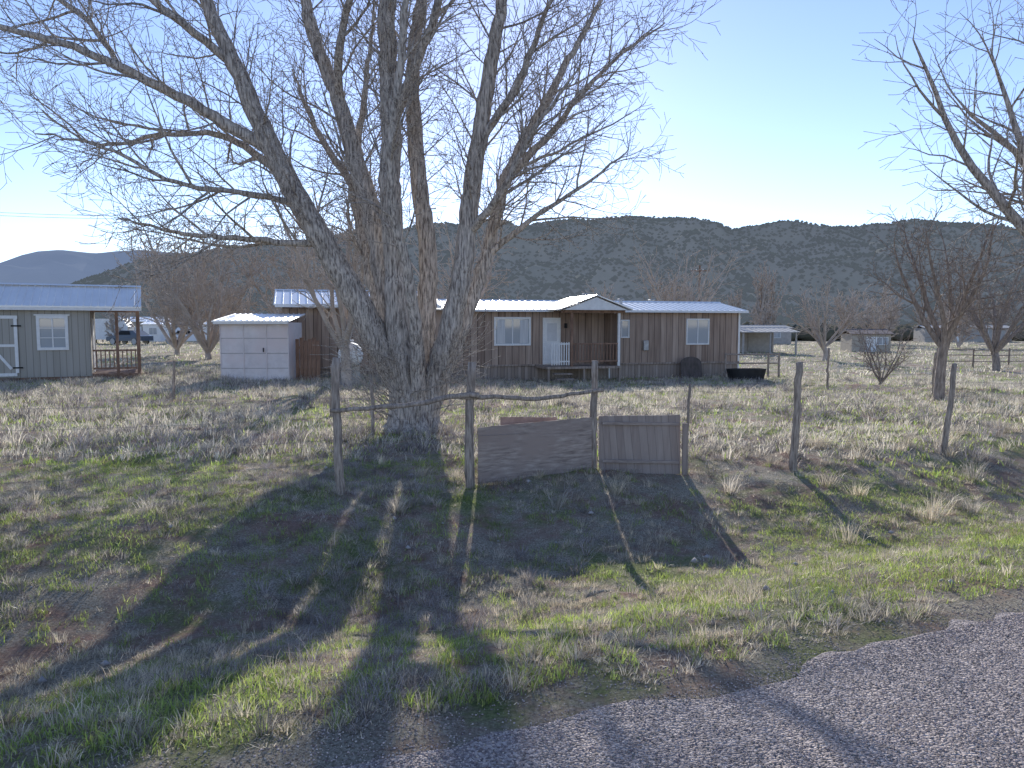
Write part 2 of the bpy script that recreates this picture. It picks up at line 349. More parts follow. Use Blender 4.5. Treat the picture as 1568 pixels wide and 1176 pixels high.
limbs=[
 ([(.0,0,-.1),(-.12,-.05,.6),(-.42,-.1,1.25),(-1.03,-.25,2.5),(-1.66,-.4,3.65),(-2.25,-.5,4.8),(-2.7,-.6,5.9),(-3.1,-.6,6.8),(-3.5,-.5,7.9),(-3.9,-.3,9.6)],[.30,.28,.24,.22,.2,.17,.14,.11,.08,.03],.33),
 ([(-.1,.1,-.1),(-.17,.1,.6),(-.3,.2,1.4),(-.5,.25,2.6),(-.75,.3,3.9),(-1.1,.3,5.1),(-1.35,.4,6.0),(-1.9,.5,7.5),(-2.3,.6,10.2)],[.30,.27,.22,.2,.18,.15,.13,.1,.03],.4),
 ([(0,-.15,-.1),(-.05,-.2,.6),(-.2,-.25,1.5),(-.28,-.2,3.1),(-.34,-.2,4.3),(-.33,-.1,5.4),(-.4,0,7.5),(-.3,0,9.2),(-.2,.1,11.2)],[.30,.27,.21,.18,.18,.17,.14,.1,.03],.4),
 ([(.1,.15,-.1),(.12,.25,.6),(.16,.35,1.5),(.24,.4,3.1),(.1,.4,4.4),(-.0,.5,5.5),(0,.5,6.9),(.3,.6,8.6),(.5,.6,11)],[.28,.25,.19,.165,.15,.14,.12,.09,.03],.4),
 ([(.15,-.05,-.1),(.25,-.1,.5),(.5,-.15,1.25),(.88,-.3,2.65),(1.08,-.3,4.2),(1.35,-.4,5.9),(1.65,-.5,7.5),(2.0,-.4,9.9)],[.28,.25,.21,.17,.155,.125,.09,.03],.35),
 ([(.15,.15,-.1),(.3,.2,.5),(.78,.4,1.7),(1.3,.6,3.2),(1.65,.7,4.6),(2.3,.9,5.9),(3.0,1.1,7.2),(3.8,1.3,8.7)],[.24,.2,.14,.12,.1,.08,.055,.02],.35),
 ([(-.1,.2,-.1),(-.3,.5,.8),(-.7,.9,2.0),(-1.1,1.3,3.4),(-1.35,1.6,4.8),(-1.2,2.0,6.5),(-1.0,2.3,8.6)],[.2,.16,.12,.1,.085,.06,.02],.3),
 ([(.05,-.2,-.1),(.15,-.4,.9),(.1,-.8,2.4),(-.15,-1.3,4.2),(.1,-1.7,6.2),(.4,-2.1,8.4)],[.18,.13,.09,.07,.055,.02],.35),
 ([(-2.4,-.5,4.95),(-3.1,-.6,5.35),(-3.95,-.8,5.8),(-5.3,-1.,6.4),(-6.7,-1.2,6.75),(-7.7,-1.3,7.2)],[.12,.095,.08,.06,.04,.012],.1),
 ([(-1.5,-.3,3.35),(-2.1,-.5,3.33),(-2.75,-.7,3.38),(-3.8,-.9,3.45),(-4.65,-1.,3.68)],[.07,.055,.045,.03,.01],.1),
 ([(-2.0,-.4,4.3),(-2.7,-.1,4.9),(-3.4,.2,5.3),(-4.6,.5,5.4),(-5.9,.6,5.25),(-6.9,.6,5.9)],[.085,.07,.055,.04,.025,.01],.1),
 ([(-1.9,-.4,4.0),(-2.6,-.9,4.1),(-3.6,-1.3,4.2),(-4.6,-1.5,4.7),(-5.6,-1.6,4.9)],[.06,.045,.035,.025,.01],.1),
 ([(1.65,.7,4.6),(2.5,.3,5.4),(3.3,0,6.3),(4.4,-.2,7.1)],[.08,.055,.035,.01],.1),
 ([(1.3,.6,3.2),(2.2,.5,3.9),(3.1,.5,4.5),(3.9,.4,5.1)],[.07,.045,.03,.01],.1),
 ([(1.0,-.3,3.5),(1.6,-.8,4.1),(2.1,-1.2,5.0),(2.9,-1.5,6.0)],[.08,.06,.04,.01],.1),
 ([(-1.35,.4,6.0),(-1.2,-.1,6.8),(-.8,-.5,7.9),(-.7,-.7,9.2)],[.09,.07,.05,.015],.1),
 ([(-.33,-.1,5.4),(.15,-.4,6.3),(.6,-.7,7.4),(.7,-.8,9.0)],[.11,.08,.06,.015],.1),
 ([(-.6,.3,3.0),(-1.0,.9,4.2),(-1.9,1.4,5.5),(-2.6,1.8,7.0)],[.1,.08,.06,.015],.1),
 ([(-2.9,-.6,6.3),(-3.7,-1.0,6.9),(-4.5,-1.3,7.6),(-5.1,-1.4,8.6)],[.08,.06,.04,.012],.05),
 ([(1.2,-.4,5.0),(1.9,-.5,6.0),(2.3,-.6,7.0),(2.9,-.6,8.3)],[.08,.06,.04,.012],.05),
 ([(-4.6,-.9,6.1),(-5.3,-.6,7.0),(-6.2,-.4,7.6),(-7.0,-.3,8.3)],[.05,.04,.03,.01],.05),
]
cfg=dict(seg=[.3,.17,.16,.2],up=[.05,.035,.03,.02],wander=[.05,.10,.12,.13],tip=.0042,max=3,t0=[.1,.12,.15],sp=[.22,.155,.13],len=[2.2,1.0,.42],ang=(28,58),rk=.013)
for pts,rad,t0 in limbs:
    P,R=catmull(pts,rad,.16)
    P=P+np.random.RandomState(int(abs(pts[1][0]*1000))).randn(*P.shape)*.012*np.minimum(1,np.arange(len(P))/4)[:,None]
    P=P+np.array([BX,BY,0])
    tb.add([tuple(p) for p in P],list(R*(1+.03*np.sin(np.arange(len(R))*1.7))),22 if rad[0]>.13 else 12)
    T=np.gradient(P,axis=0); T/=np.linalg.norm(T,axis=1,keepdims=True)
    L=float(np.sum(np.linalg.norm(np.diff(P,axis=0),axis=1)))
    kids(tb,[tuple(p) for p in P],[tuple(t) for t in T],list(R),L,0,cfg,rng,t0)
P=[(BX+.02,BY,-.25),(BX+.02,BY,0),(BX+.0,BY,.2),(BX,BY,.5),(BX,BY,.9),(BX,BY,1.15)]
tb.add(P,[.60,.50,.43,.38,.32,.15],30)
for k in range(10):
    a=k*.63+.2; tb.add([(BX+.2*math.cos(a),BY+.2*math.sin(a),.55),(BX+.40*math.cos(a),BY+.40*math.sin(a),.1),(BX+.75*math.cos(a),BY+.75*math.sin(a),-.12)],[.2,.12,.05],12)
c2=dict(cfg); c2['max']=2
for k in range(60):
    a=rng.random()*6.28; grow(tb,(BX+.4*math.cos(a),BY+.4*math.sin(a),rng.uniform(.1,1.3)),norm3((math.cos(a)*1.2,math.sin(a)*1.2,rng.uniform(.3,1.3))),rng.uniform(.6,1.8),.011,1,c2,rng)
tb.build('cottonwood_tree',bark,ridge=.06,seed=3)
def bare_tree(name,loc,h,spread,tr,seed,nmain=5,trunk=.25,dens=1.0,tip=.006,maxl=3,mat=None,up=.05,ang=(28,60)):
    rng=random.Random(seed); tb=Tubes(); x,y=loc; z=float(gz(x,y))
    th=h*trunk
    tp=[(x,y,z-.15),(x+rng.gauss(0,.04),y,z+th*.5),(x+rng.gauss(0,.06)*tr*6,y+rng.gauss(0,.05),z+th)]
    P,R=catmull(tp,[tr*1.25,tr,tr*.92],.2); tb.add([tuple(p) for p in P],list(R),12)
    cfg=dict(seg=[h*.07,h*.04,h*.03,h*.04],up=[up,up*.7,.03,.02],wander=[.07,.1,.12,.13],tip=tip,max=maxl,t0=[.18,.12,.12],
             sp=[h*.055/dens,h*.04/dens,h*.028/dens],len=[h*.34,h*.17,h*.08],ang=ang,rk=.016)
    for k in range(nmain):
        az=k*6.283/nmain+rng.gauss(0,.3); tilt=rng.uniform(.35,1.)*spread/(h*.6)
        d=norm3((math.cos(az)*tilt,math.sin(az)*tilt,1))
        L=(h-th)*rng.uniform(.8,1.05)*(1+.12*tilt)
        grow(tb,(tp[2][0],tp[2][1],tp[2][2]-rng.random()*.25*th),d,L,tr*rng.uniform(.5,.75),0,cfg,rng)
    return tb.build(name,mat or bark_d,ridge=.04,seed=seed)
bare_tree('bare_apple_tree',(11.1,19.3),5.0,2.2,.12,21,6,.3,1.0,.006)
bare_tree('bare_elm_tree',(12.3,14.6),8.6,8.0,.2,22,12,.25,1.1,.005,up=.02,mat=bark)
bare_tree('bare_mulberry_tree',(21,50),5.2,3.2,.16,23,9,.18,.9,.014,2,mat=twig_far)
bare_tree('bare_mulberry_tree',(25.4,39),6.0,3.8,.18,24,10,.18,.8,.012,mat=bark_d)
bare_tree('bare_shrub',(14,28.2),2.3,1.3,.05,25,9,.06,.8,.008,2)
bare_tree('bare_elm_tree',(-5.4,24.2),7.2,3.0,.16,26,7,.2,.8,.008,mat=twig_far)
bare_tree('bare_elm_tree',(-17.5,43),7.6,5.0,.17,27,14,.05,.9,.014,mat=twig_far)
bare_tree('bare_elm_tree',(-22.5,50),8.0,5.0,.17,28,14,.05,.8,.016,mat=twig_far)
bare_tree('bare_elm_tree',(-12.5,46),8.2,5.0,.17,29,14,.05,.8,.015,mat=twig_far)
bare_tree('bare_elm_tree',(-3,44),8.6,4.5,.22,30,9,.15,.7,.016,mat=twig_far)
bare_tree('bare_elm_tree',(16,72),10,6,.25,31,10,.15,.8,.02,2,mat=twig_far)
def tree_cloud(name,specs,mat,seed):
    rng=random.Random(seed); tb=Tubes()
    for (x,y,h,sp,n,tip) in specs:
        z=float(gz(x,y)); cfg=dict(seg=[h*.12,h*.09,h*.08],up=[.06,.05,.03],wander=[.06,.1,.12],tip=tip,max=2,t0=[.1,.12],sp=[h*.05,h*.05],len=[h*.3,h*.13],ang=(25,50),rk=.016)
        if sp<.35: cfg['len']=[h*.14,h*.06]; cfg['ang']=(15,30)
        for k in range(n):
            az=rng.random()*6.28; t=sp*rng.uniform(.2,1.1)
            grow(tb,(x,y,z+.02*h),norm3((math.cos(az)*t,math.sin(az)*t,1)),h*rng.uniform(.75,1.),.02*h,0,cfg,rng)
    tb.build(name,mat)
rr=random.Random(3); sp=[]
for k in range(70):
    y=rr.uniform(75,190); x=rr.uniform(-.72,.80)*y; sp.append((x,y,rr.uniform(4,8.5),rr.uniform(.5,.9),6,.03+.0002*y))
for px_,y,h in ((.297,150,8),(.335,150,15.5),(.345,152,13),(.30,152,10),(.22,120,10),(.235,125,9),(.25,130,8)):
    sp.append((px_*y,y,h,.22 if px_>.29 else .7,12 if px_>.29 else 7,.07))
tree_cloud('distant_trees',sp,twig_far,8)
rs=np.random.RandomState(19); n=9000; y=120+rs.rand(n)**1.3*420; x=(rs.rand(n)*2-1)*.85*y; k=fbm(x,y,.012,33,3)+.2*rs.rand(n)>.55; x=x[k];y=y[k];n=len(x)
sz=.8+1.6*rs.rand(n); VV=oct_[None]*(1+.6*(rs.rand(n,6,1)-.5))*sz[:,None,None]+np.stack([x,y,gz(x,y)+sz*.4],-1)[:,None]
fast_mesh('valley_brush',VV.reshape(-1,3),(T8[None]+6*np.arange(n)[:,None,None]).reshape(-1,3),noise_mat('brush_foliage',(.10,.10,.07),(.20,.18,.13),scale=.3,rough=1,spec=0))
# ------------------------------------------------------------------ hills
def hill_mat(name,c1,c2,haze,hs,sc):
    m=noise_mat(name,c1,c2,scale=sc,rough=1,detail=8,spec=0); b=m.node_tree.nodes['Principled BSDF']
    b.inputs['Emission Color'].default_value=(*haze,1); b.inputs['Emission Strength'].default_value=hs  # distance haze painted in as an even bluish glow on slopes and junipers
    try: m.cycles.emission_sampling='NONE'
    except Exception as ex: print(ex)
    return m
def hills(name,prof,r0,r1,r2,mat,seed,rough=.05,trees=0,tmat=None):
    az=np.radians(np.linspace(-58,58,420)); sl=np.interp(np.degrees(az),[p[0] for p in prof],[p[1] for p in prof])
    rr=np.concatenate([np.linspace(r0,r1,70),np.linspace(r1,r2,12)[1:]]); A,R=np.meshgrid(az,rr); SL=np.broadcast_to(sl,A.shape)
    X=R*np.sin(A);Y=R*np.cos(A); t=np.clip((R-r0)/(r1-r0),0,1)
    H=1.9+r1*SL; sh=.55*t+.45*sst(.45,.98,t)
    gul=(fbm(X,Y,6/r1*2.0,seed,4)-.5)
    Z=H*sh+gul*H*1.3*np.sin(t*math.pi)*.7-3*(t<=0)+(fbm(X,Y,20/r1,seed+4,3)-.5)*H*rough
    Z=np.where(R>r1,np.minimum(Z,H-(R-r1)*.02),Z)
    nx=A.shape[1]; a=(np.arange(len(rr)-1)[:,None]*nx+np.arange(nx-1)[None]).ravel()
    fast_mesh(name,np.stack([X,Y,Z],-1).reshape(-1,3),np.stack([a,a+1,a+nx+1,a+nx],1),mat,smooth=True)
    if trees:
        rs=np.random.RandomState(seed); n=trees; fi=rs.rand(n)*(69+3); fj=rs.rand(n)*(nx-2)
        i0=fi.astype(int); j0=fj.astype(int); a_=(fi-i0); b_=(fj-j0)
        g=lambda M: M[i0,j0]*(1-a_)*(1-b_)+M[i0+1,j0]*a_*(1-b_)+M[i0,j0+1]*(1-a_)*b_+M[i0+1,j0+1]*a_*b_
        x,y,z=g(X),g(Y),g(Z); dn=fbm(x,y,12/r1*3,seed+9,3); k=(dn+.5*rs.rand(n)>.56); x,y,z=x[k],y[k],z[k]; n=len(x)
        sz=(1.2+1.7*rs.rand(n)); O=oct_[None]*(1+.5*(rs.rand(n,6,1)-.5))*sz[:,None,None]
        VV=O+np.stack([x,y,z+sz*.55],-1)[:,None]
        FF=(T8[None]+6*np.arange(n)[:,None,None]).reshape(-1,3)
        fast_mesh('juniper_trees',VV.reshape(-1,3),FF,tmat,smooth=True)
prof=[(-58,0),(-38,.004),(-33,.02),(-30.4,.0473),(-26.5,.0737),(-21,.0929),(-12.9,.1138),(-4.7,.129),(.3,.131),(3.3,.1385),(8.65,.1423),(13,.1400),(15.1,.1333),(16.2,.1229),(18.9,.1226),(24.1,.1207),(28.1,.1197),(31.1,.1147),(32.9,.1081),(34.2,.0965),(40,.07),(58,.04)]
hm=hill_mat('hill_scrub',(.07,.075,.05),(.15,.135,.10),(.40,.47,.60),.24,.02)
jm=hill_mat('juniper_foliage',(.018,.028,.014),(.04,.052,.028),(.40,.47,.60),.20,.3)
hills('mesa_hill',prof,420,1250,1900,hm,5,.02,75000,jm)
prof2=[(-58,.045),(-45,.05),(-38,.055),(-34.5,.068),(-33,.080),(-32.2,.0843),(-31,.0865),(-29,.086),(-27.5,.090),(-26.2,.0915),(-24,.09),(-18,.06),(-10,.02),(58,.0)]
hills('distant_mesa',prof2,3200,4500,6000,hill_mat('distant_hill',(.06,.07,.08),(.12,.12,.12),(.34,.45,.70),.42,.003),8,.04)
# ------------------------------------------------------------------ fence
postwood=noise_mat('weathered_post',(.18,.145,.12),(.52,.43,.36),scale=9,stretch=(4,4,.5),bump=.8,rough=.95,spec=.1)
wirem=noise_mat('rusty_wire',(.25,.2,.17),(.42,.38,.35),scale=20,rough=.6,metal=.3)
def post(name,x,y,top,r,lean=(0,0),seed=0,parent=None):
    rs=np.random.RandomState(seed); z=float(gz(x,y)); n=14; tb=Tubes(); pts=[];rad=[]
    for i in range(n):
        t=i/(n-1); pts.append((x+lean[0]*t+rs.randn()*.006+.012*math.sin(t*5+seed),y+lean[1]*t+rs.randn()*.005,z-.2+(top-z+.2)*t)); rad.append(r*(1.12-.22*t+rs.randn()*.04))
    pts.append((pts[-1][0],pts[-1][1],top+.004)); rad.append(.004); tb.add(pts,rad,12)
    return tb.build(name,postwood,ridge=.08,seed=seed,parent=parent)
posts=[(-1.98,8.4,1.55,.048),(-.52,8.94,1.47,.055),(1.10,9.87,1.45,.047),(3.86,10.08,1.42,.05),(6.62,11.33,1.34,.042)]
for k,(x,y,t,r) in enumerate(posts): post('wooden_fence_post',x,y,t,r,((.0,.03,-.01,.02,.12)[k],0),k+1)
post('wooden_fence_post',2.32,9.75,1.15,.02,(0.0,0),9)
post('wooden_fence_post',-2.35,12.6,1.0,.03,(-.05,0),10)
for k,(x,y,t) in enumerate([(10.4,24.5,1.2),(12.2,21.5,1.15),(-8.9,19.5,1.0),(-3.9,16,1.1)]): post('wooden_fence_post',x,y,t,.035,(.03,0),20+k)
def pole(name,pts,r0,r1,seed,mat=postwood,sides=10,jit=.012,parent=None):
    P,R=catmull(pts,list(np.linspace(r0,r1,len(pts))),.12); rs=np.random.RandomState(seed); P=P+rs.randn(*P.shape)*jit*.4
    tb=Tubes(); tb.add([tuple(p) for p in P],list(R*(1+.05*rs.randn(len(R)))),sides); return tb.build(name,mat,seed=seed,parent=parent)
rail=empty('wooden_fence_rail')
pole('rail_pole_1',[(-2.05,8.32,.96),(-1.5,8.5,.98),(-1.0,8.7,1.01),(-.75,8.8,1.07),(-.4,8.9,1.08)],.022,.036,1,parent=rail)
pole('rail_pole_2',[(-.62,8.86,1.07),(-.2,9.05,1.04),(.3,9.3,1.0),(.75,9.55,1.03),(1.2,9.78,1.06)],.03,.024,2,parent=rail)
wires=Tubes()
wp=[(-9.5,6.2),(-6.6,6.9),(-1.98,8.4),(-.52,8.94),(1.12,9.87),(2.32,9.75),(3.88,10.08),(6.7,11.33),(11,12.9),(15.5,14.6)]
for hz in (.35,.62,.88,1.1):
    for a_,b_ in zip(wp[:-1],wp[1:]):
        za=float(gz(*a_)); zb=float(gz(*b_))
        wires.add([(a_[0]+(b_[0]-a_[0])*i/8,a_[1]+(b_[1]-a_[1])*i/8+.05,hz+(za+(zb-za)*i/8)-.04*math.sin(i/8*math.pi)) for i in range(9)],[.0019]*9,4)
wires.build('wire_fence',wirem)
post('wooden_fence_post',-6.6,6.9,1.3,.045,(0,0),31)
post('wooden_fence_post',11.0,12.9,1.35,.045,(0,0),32)
ply=noise_mat('weathered_plywood',(.22,.17,.145),(.46,.375,.32),scale=4,stretch=(1.2,1,9),bump=.5,rough=.9,c3=(.34,.265,.225),scale2=3,bdist=.01)
ply2=plank_mat('weathered_slats',(.29,.225,.19),(.41,.33,.28),groove=.085,gap_dark=.75)
def sheet(name,p0,p1,zt0,zt1,zb,thick,mat,parent,leanback=.06,rag=.008):
    n=26; vs=[];rs=np.random.RandomState(len(name)*7)
    for side in (0,1):
        for i in range(n):
            t=i/(n-1); x=p0[0]+(p1[0]-p0[0])*t; y=p0[1]+(p1[1]-p0[1])*t
            wv=.012*math.sin(t*6)
            vs.append((x,y+side*thick+wv,zb+rs.randn()*rag*.6)); vs.append((x,y+leanback+side*thick+wv*1.5,zt0+(zt1-zt0)*t+(rs.randn()*rag if side==0 else 0)))
    f=[];o=2*n
    for i in range(n-1):
        a=2*i; f+= [(a,a+2,a+3,a+1),(o+a,o+a+1,o+a+3,o+a+2),(a+1,a+3,o+a+3,o+a+1),(a,o+a,o+a+2,a+2)]
    f+=[(0,1,o+1,o),(2*n-2,o+2*n-2,o+2*n-1,2*n-1)]
    return mesh_obj(name,vs,f,mat,parent)
pb=empty('plywood_barrier')
sheet('plywood_sheet',(-.42,9.02),(1.06,9.78),.66,.70,-.03,.018,ply,pb,rag=.003)
sheet('back_sheet',(-.15,9.45),(.60,9.86),.74,.69,.0,.018,noise_mat('plywood_red',(.3,.2,.16),(.48,.33,.27),scale=5,rough=.9),pb,rag=.004)
sheet('slat_sheet',(1.16,9.80),(2.22,9.70),.71,.74,-.04,.02,ply2,pb,rag=.003)
box('slat_end_board',(2.235,9.66,-.05),(2.30,9.70,.64),ply2,pb,.004)
box('slat_batten_top',(1.2,9.762,.60),(2.2,9.783,.64),ply,pb,.003,rot=(0,0,-.094))
box('slat_batten_low',(1.2,9.722,.10),(2.2,9.743,.14),ply,pb,.003,rot=(0,0,-.094))
# ------------------------------------------------------------------ materials for buildings
metal=noise_mat('galvanised_roof',(.80,.78,.74),(.90,.88,.84),scale=1.5,rough=.33,metal=.2,stretch=(1,.3,1),spec=.6)
white=noise_mat('white_paint',(.76,.75,.72),(.86,.85,.82),scale=6,rough=.6)
wood_wall=plank_mat('house_wood_siding',(.235,.165,.125),(.49,.375,.295),groove=.30,scale=1.3)
skirt=plank_mat('house_skirting',(.26,.205,.165),(.43,.355,.30),groove=.15,scale=1.5)
brownw=noise_mat('brown_stained_wood',(.18,.105,.07),(.34,.215,.15),scale=6,stretch=(1,1,.3),rough=.8)
dark=noise_mat('dark_interior',(.015,.015,.015),(.03,.03,.03),scale=3)
glass,_n,_b=new_mat('window_glass'); _b.inputs['Base Color'].default_value=(.36,.40,.43,1); _b.inputs['Roughness'].default_value=.04; _b.inputs['Specular IOR Level'].default_value=1
curt=noise_mat('curtain_cloth',(.5,.5,.5),(.7,.7,.68),scale=3,stretch=(8,1,.3))
pipe=noise_mat('galvanised_pipe',(.35,.34,.33),(.5,.5,.5),scale=8,rough=.5,metal=.6)
def gable_roof(name,x0,x1,y0,y1,ze,zr,par,th=.05,rib=.3,mat=metal,ribh=.03):
    ym=(y0+y1)/2
    v=[(x0,y0,ze),(x1,y0,ze),(x1,ym,zr),(x0,ym,zr),(x0,y1,ze),(x1,y1,ze)]
    vs=v+[(a,b,c-th) for a,b,c in v]
    f=[(0,1,2,3),(3,2,5,4),(6,9,8,7),(9,10,11,8),(0,6,7,1),(4,5,11,10),(0,3,9,6),(3,4,10,9),(1,7,8,2),(2,8,11,5)]
    o=mesh_obj(name,vs,f,mat,par)
    rv=[];rf=[];x=x0+.04
    while x<x1-.03:
        for (ya,za,yb,zb) in ((y0-.005,ze,ym,zr),(ym,zr,y1+.005,ze)):
            k=len(rv)
            for yy,zz in ((ya,za),(yb,zb)):
                rv+=[(x-.022,yy,zz-.002),(x-.01,yy,zz+ribh),(x+.01,yy,zz+ribh),(x+.022,yy,zz-.002)]
            rf+=[(k,k+1,k+5,k+4),(k+1,k+2,k+6,k+5),(k+2,k+3,k+7,k+6),(k,k+3,k+2,k+1),(k+4,k+5,k+6,k+7)]
        x+=rib
    mesh_obj(name+'_ribs',rv,rf,mat,par)
    c=.09; mesh_obj(name+'_ridge_cap',[(x0-.01,ym-c*1.5,zr-c*.35+ribh*.6),(x1+.01,ym-c*1.5,zr-c*.35+ribh*.6),(x1+.01,ym,zr+ribh+.02),(x0-.01,ym,zr+ribh+.02),(x0-.01,ym+c*1.5,zr-c*.35+ribh*.6),(x1+.01,ym+c*1.5,zr-c*.35+ribh*.6)],[(0,1,2,3),(3,2,5,4)],mat,par)
    return o
def window(par,x0,x1,z0,z1,y=0,mull=1,trim=.06,tm=white,grid=False):
    box('window_frame_bottom',(x0-trim,y-.05,z0-trim),(x1+trim,y-.002,z0),tm,par,.004)
    box('window_frame_top',(x0-trim,y-.05,z1),(x1+trim,y-.002,z1+trim),tm,par,.004)
    box('window_frame_left',(x0-trim,y-.047,z0),(x0,y-.002,z1),tm,par,.004)
    box('window_frame_right',(x1,y-.047,z0),(x1+trim,y-.002,z1),tm,par,.004)
    box('window_pane',(x0,y-.020,z0),(x1,y-.004,z1),glass,par)
    if mull: box('window_mullion',((x0+x1)/2-.02,y-.04,z0),((x0+x1)/2+.02,y-.021,z1),tm,par)
    if grid:
        for t in (1/3,2/3): box('window_bar_h',(x0,y-.034,z0+(z1-z0)*t-.012),(x1,y-.0215,z0+(z1-z0)*t+.012),tm,par)
# ------------------------------------------------------------------ mobile home
H=empty('mobile_home',(-8.9,28.95,-.46),math.atan2(.275,.961))
Lh=20.2; D=4.3
box('wall_body',(0,.0,.72),(Lh,D,3.06),wood_wall,H)
box('skirting',(.02,.03,-.3),(Lh-.02,D-.03,.72),skirt,H)
box('skirt_trim',(0,-.03,.68),(Lh+.01,-.001,.76),skirt,H,.005)
gable_roof('roof',3.2,Lh+.25,-.30,D+.3,3.08,3.52,H)
gable_roof('roof_left',-.3,6.2,-.45,D+.2,3.22,3.85,H)
box('wall_upper_left',(0,.01,3.06),(6.0,D-.01,3.2),wood_wall,H)
box('fascia',(6.25,-.33,2.98),(11.0,-.30,3.07),white,H)
box('fascia_left',(-.25,-.48,3.1),(6.15,-.452,3.21),white,H)
box('fascia_right',(13.8,-.33,2.98),(Lh+.25,-.30,3.07),white,H)
mesh_obj('gable_end',[(Lh+.002,0,3.05),(Lh+.002,D,3.05),(Lh+.002,D/2,3.47)],[(0,1,2)],wood_wall,H)
box('corner_trim',(Lh-.07,-.02,.1),(Lh+.02,.05,3.04),white,H,.004)
window(H,8.55,10.0,1.64,2.68,mull=1,trim=.08)
window(H,13.95,14.58,1.92,2.60,mull=1)
window(H,17.5,18.55,1.60,2.66,mull=1)
window(H,3.4,4.6,1.7,2.6)
box('curtain',(8.6,-.026,1.66),(8.95,-.0205,2.66),curt,H)
box('curtain',(9.6,-.026,1.66),(9.96,-.0205,2.66),curt,H)
box('door_frame',(10.62,-.035,.74),(11.42,-.002,2.74),white,H)
box('door',(10.69,-.06,.78),(11.35,-.036,2.68),white,H,.006)
box('door_panel_upper',(10.80,-.068,1.75),(11.24,-.0605,2.5),noise_mat('door_inset',(.6,.6,.6),(.68,.68,.68),4),H,.003)
box('door_panel_lower',(10.80,-.068,.95),(11.24,-.0605,1.6),white,H,.003)
box('porch_light',(11.6,-.12,2.3),(11.7,-.002,2.5),dark,H,.01)
box('porch_deck',(10.3,-1.55,.62),(13.6,-.035,.72),skirt,H,.005)
for x in (10.35,11.9,13.5): box('deck_post',(x,-1.5,-.3),(x+.09,-1.41,.62),skirt,H,.004)
for x in (11.35,13.45): box('porch_post',(x,-1.5,.72),(x+.1,-1.40,2.925),white if x>13 else brownw,H,.005)
for z in (.9,1.62): box('rail',(11.45,-1.48,z),(13.45,-1.43,z+.06),brownw,H,.004)
k=11.55
while k<13.4: box('baluster',(k,-1.475,.96),(k+.035,-1.435,1.62),brownw,H); k+=.14
for z in (.9,1.62): box('gate_rail',(10.5,-1.50,z),(11.3,-1.46,z+.06),white,H,.004)
k=10.5
while k<11.3: box('gate_picket',(k,-1.525,.78),(k+.04,-1.503,1.72),white,H); k+=.105
for i_ in range(3): box('porch_step',(10.55,-1.83-.27*i_,.40-.2*i_),(11.3,-1.56-.27*i_,.46-.2*i_),skirt,H,.004)
pg=[(10.75,-1.85,3.04),(12.35,-1.85,3.62),(13.95,-1.85,3.04)]
vs=[]
for (x,y,z) in pg: vs+=[(x,y,z),(x,1.6,z),(x,y,z+.05),(x,1.6,z+.05)]
mesh_obj('porch_roof',vs,[(2,6,7,3),(6,10,11,7),(0,1,5,4),(4,5,9,8),(0,4,6,2),(4,8,10,6),(0,2,3,1),(8,9,11,10)],metal,H)
mesh_obj('porch_gable_face',[(10.95,-1.78,3.04),(13.75,-1.78,3.04),(12.35,-1.78,3.56),(10.95,-1.74,3.04),(13.75,-1.74,3.04),(12.35,-1.74,3.56)],[(0,1,2),(5,4,3),(0,3,4,1)],white,H)
box('porch_beam',(10.95,-1.52,2.93),(13.75,-1.40,3.035),brownw,H)
box('side_wall_screen',(13.56,-1.38,.72),(13.62,-.01,2.92),wood_wall,H)
pole('downspout',[(13.8,-.36,3.0),(13.8,-.3,2.8),(13.66,-.10,2.6),(13.66,-.10,.1)],.04,.04,3,white,8,0,parent=H)
for x,yy,hh in ((13.2,1.6,.45),(14.9,1.5,.22),(17,2.6,.25),(7.5,2.6,.3)):
    pole('roof_vent',[(x,yy,3.25),(x,yy,3.35+hh)],.08,.08,4,pipe,12,0,parent=H); box('roof_vent_cap',(x-.13,yy-.13,3.35+hh),(x+.13,yy+.13,3.42+hh),pipe,H,.02)
box('electric_meter',(15.3,-.12,1.3),(15.55,-.002,1.75),pipe,H,.02)
vs=[];n=13
for t in range(n):
    a=math.pi*t/(n-1); vs.append((.52*math.cos(a),.0,.72+.30*math.sin(a)))
vs=[(.52,0,0)]+vs+[(-.52,0,0)]; m_=len(vs); vv=vs+[(a,b+.04,c) for a,b,c in vs]
f=[tuple(range(m_)),tuple(range(2*m_-1,m_-1,-1))]+[(i,i+m_,(i+1)%m_+m_,(i+1)%m_) for i in range(m_)]
mesh_obj('arched_panel',vv,f,noise_mat('dark_wood',(.07,.06,.05),(.15,.12,.11),8,stretch=(1,1,.3)),None,loc=(8.05,33.2,-.45),rot=(-.15,0,.28))
# ------------------------------------------------------------------ small white shed
sh=empty('storage_shed',(-10.3,26.3,.0),math.radians(2))
sidingm=noise_mat('shed_white_panel',(.66,.60,.58),(.82,.76,.74),scale=2,rough=.7,c3=(.74,.64,.61),scale2=.8)
box('shed_body',(0,0,-.2),(2.4,1.9,2.05),sidingm,sh)
for z in (.42,.95,1.48): box('panel_strip',(-.01,-.012,z),(2.41,-.001,z+.018),noise_mat('seam',(.3,.28,.27),(.4,.38,.37),5),sh)
for x in (0,.8,1.6,2.37): box('batten',(x,-.02,-.1),(x+.03,-.0125,2.04),sidingm,sh)
box('shed_door_handle',(1.5,-.06,1.0),(1.53,-.021,1.15),dark,sh)
vs=[(-.2,-.25,2.10),(2.5,-.25,2.10),(2.5,2.1,2.38),(-.2,2.1,2.38)]
mesh_obj('shed_roof',vs+[(a,b,c-.04) for a,b,c in vs],[(0,1,2,3),(7,6,5,4),(0,4,5,1),(1,5,6,2),(2,6,7,3),(3,7,4,0)],metal,sh)
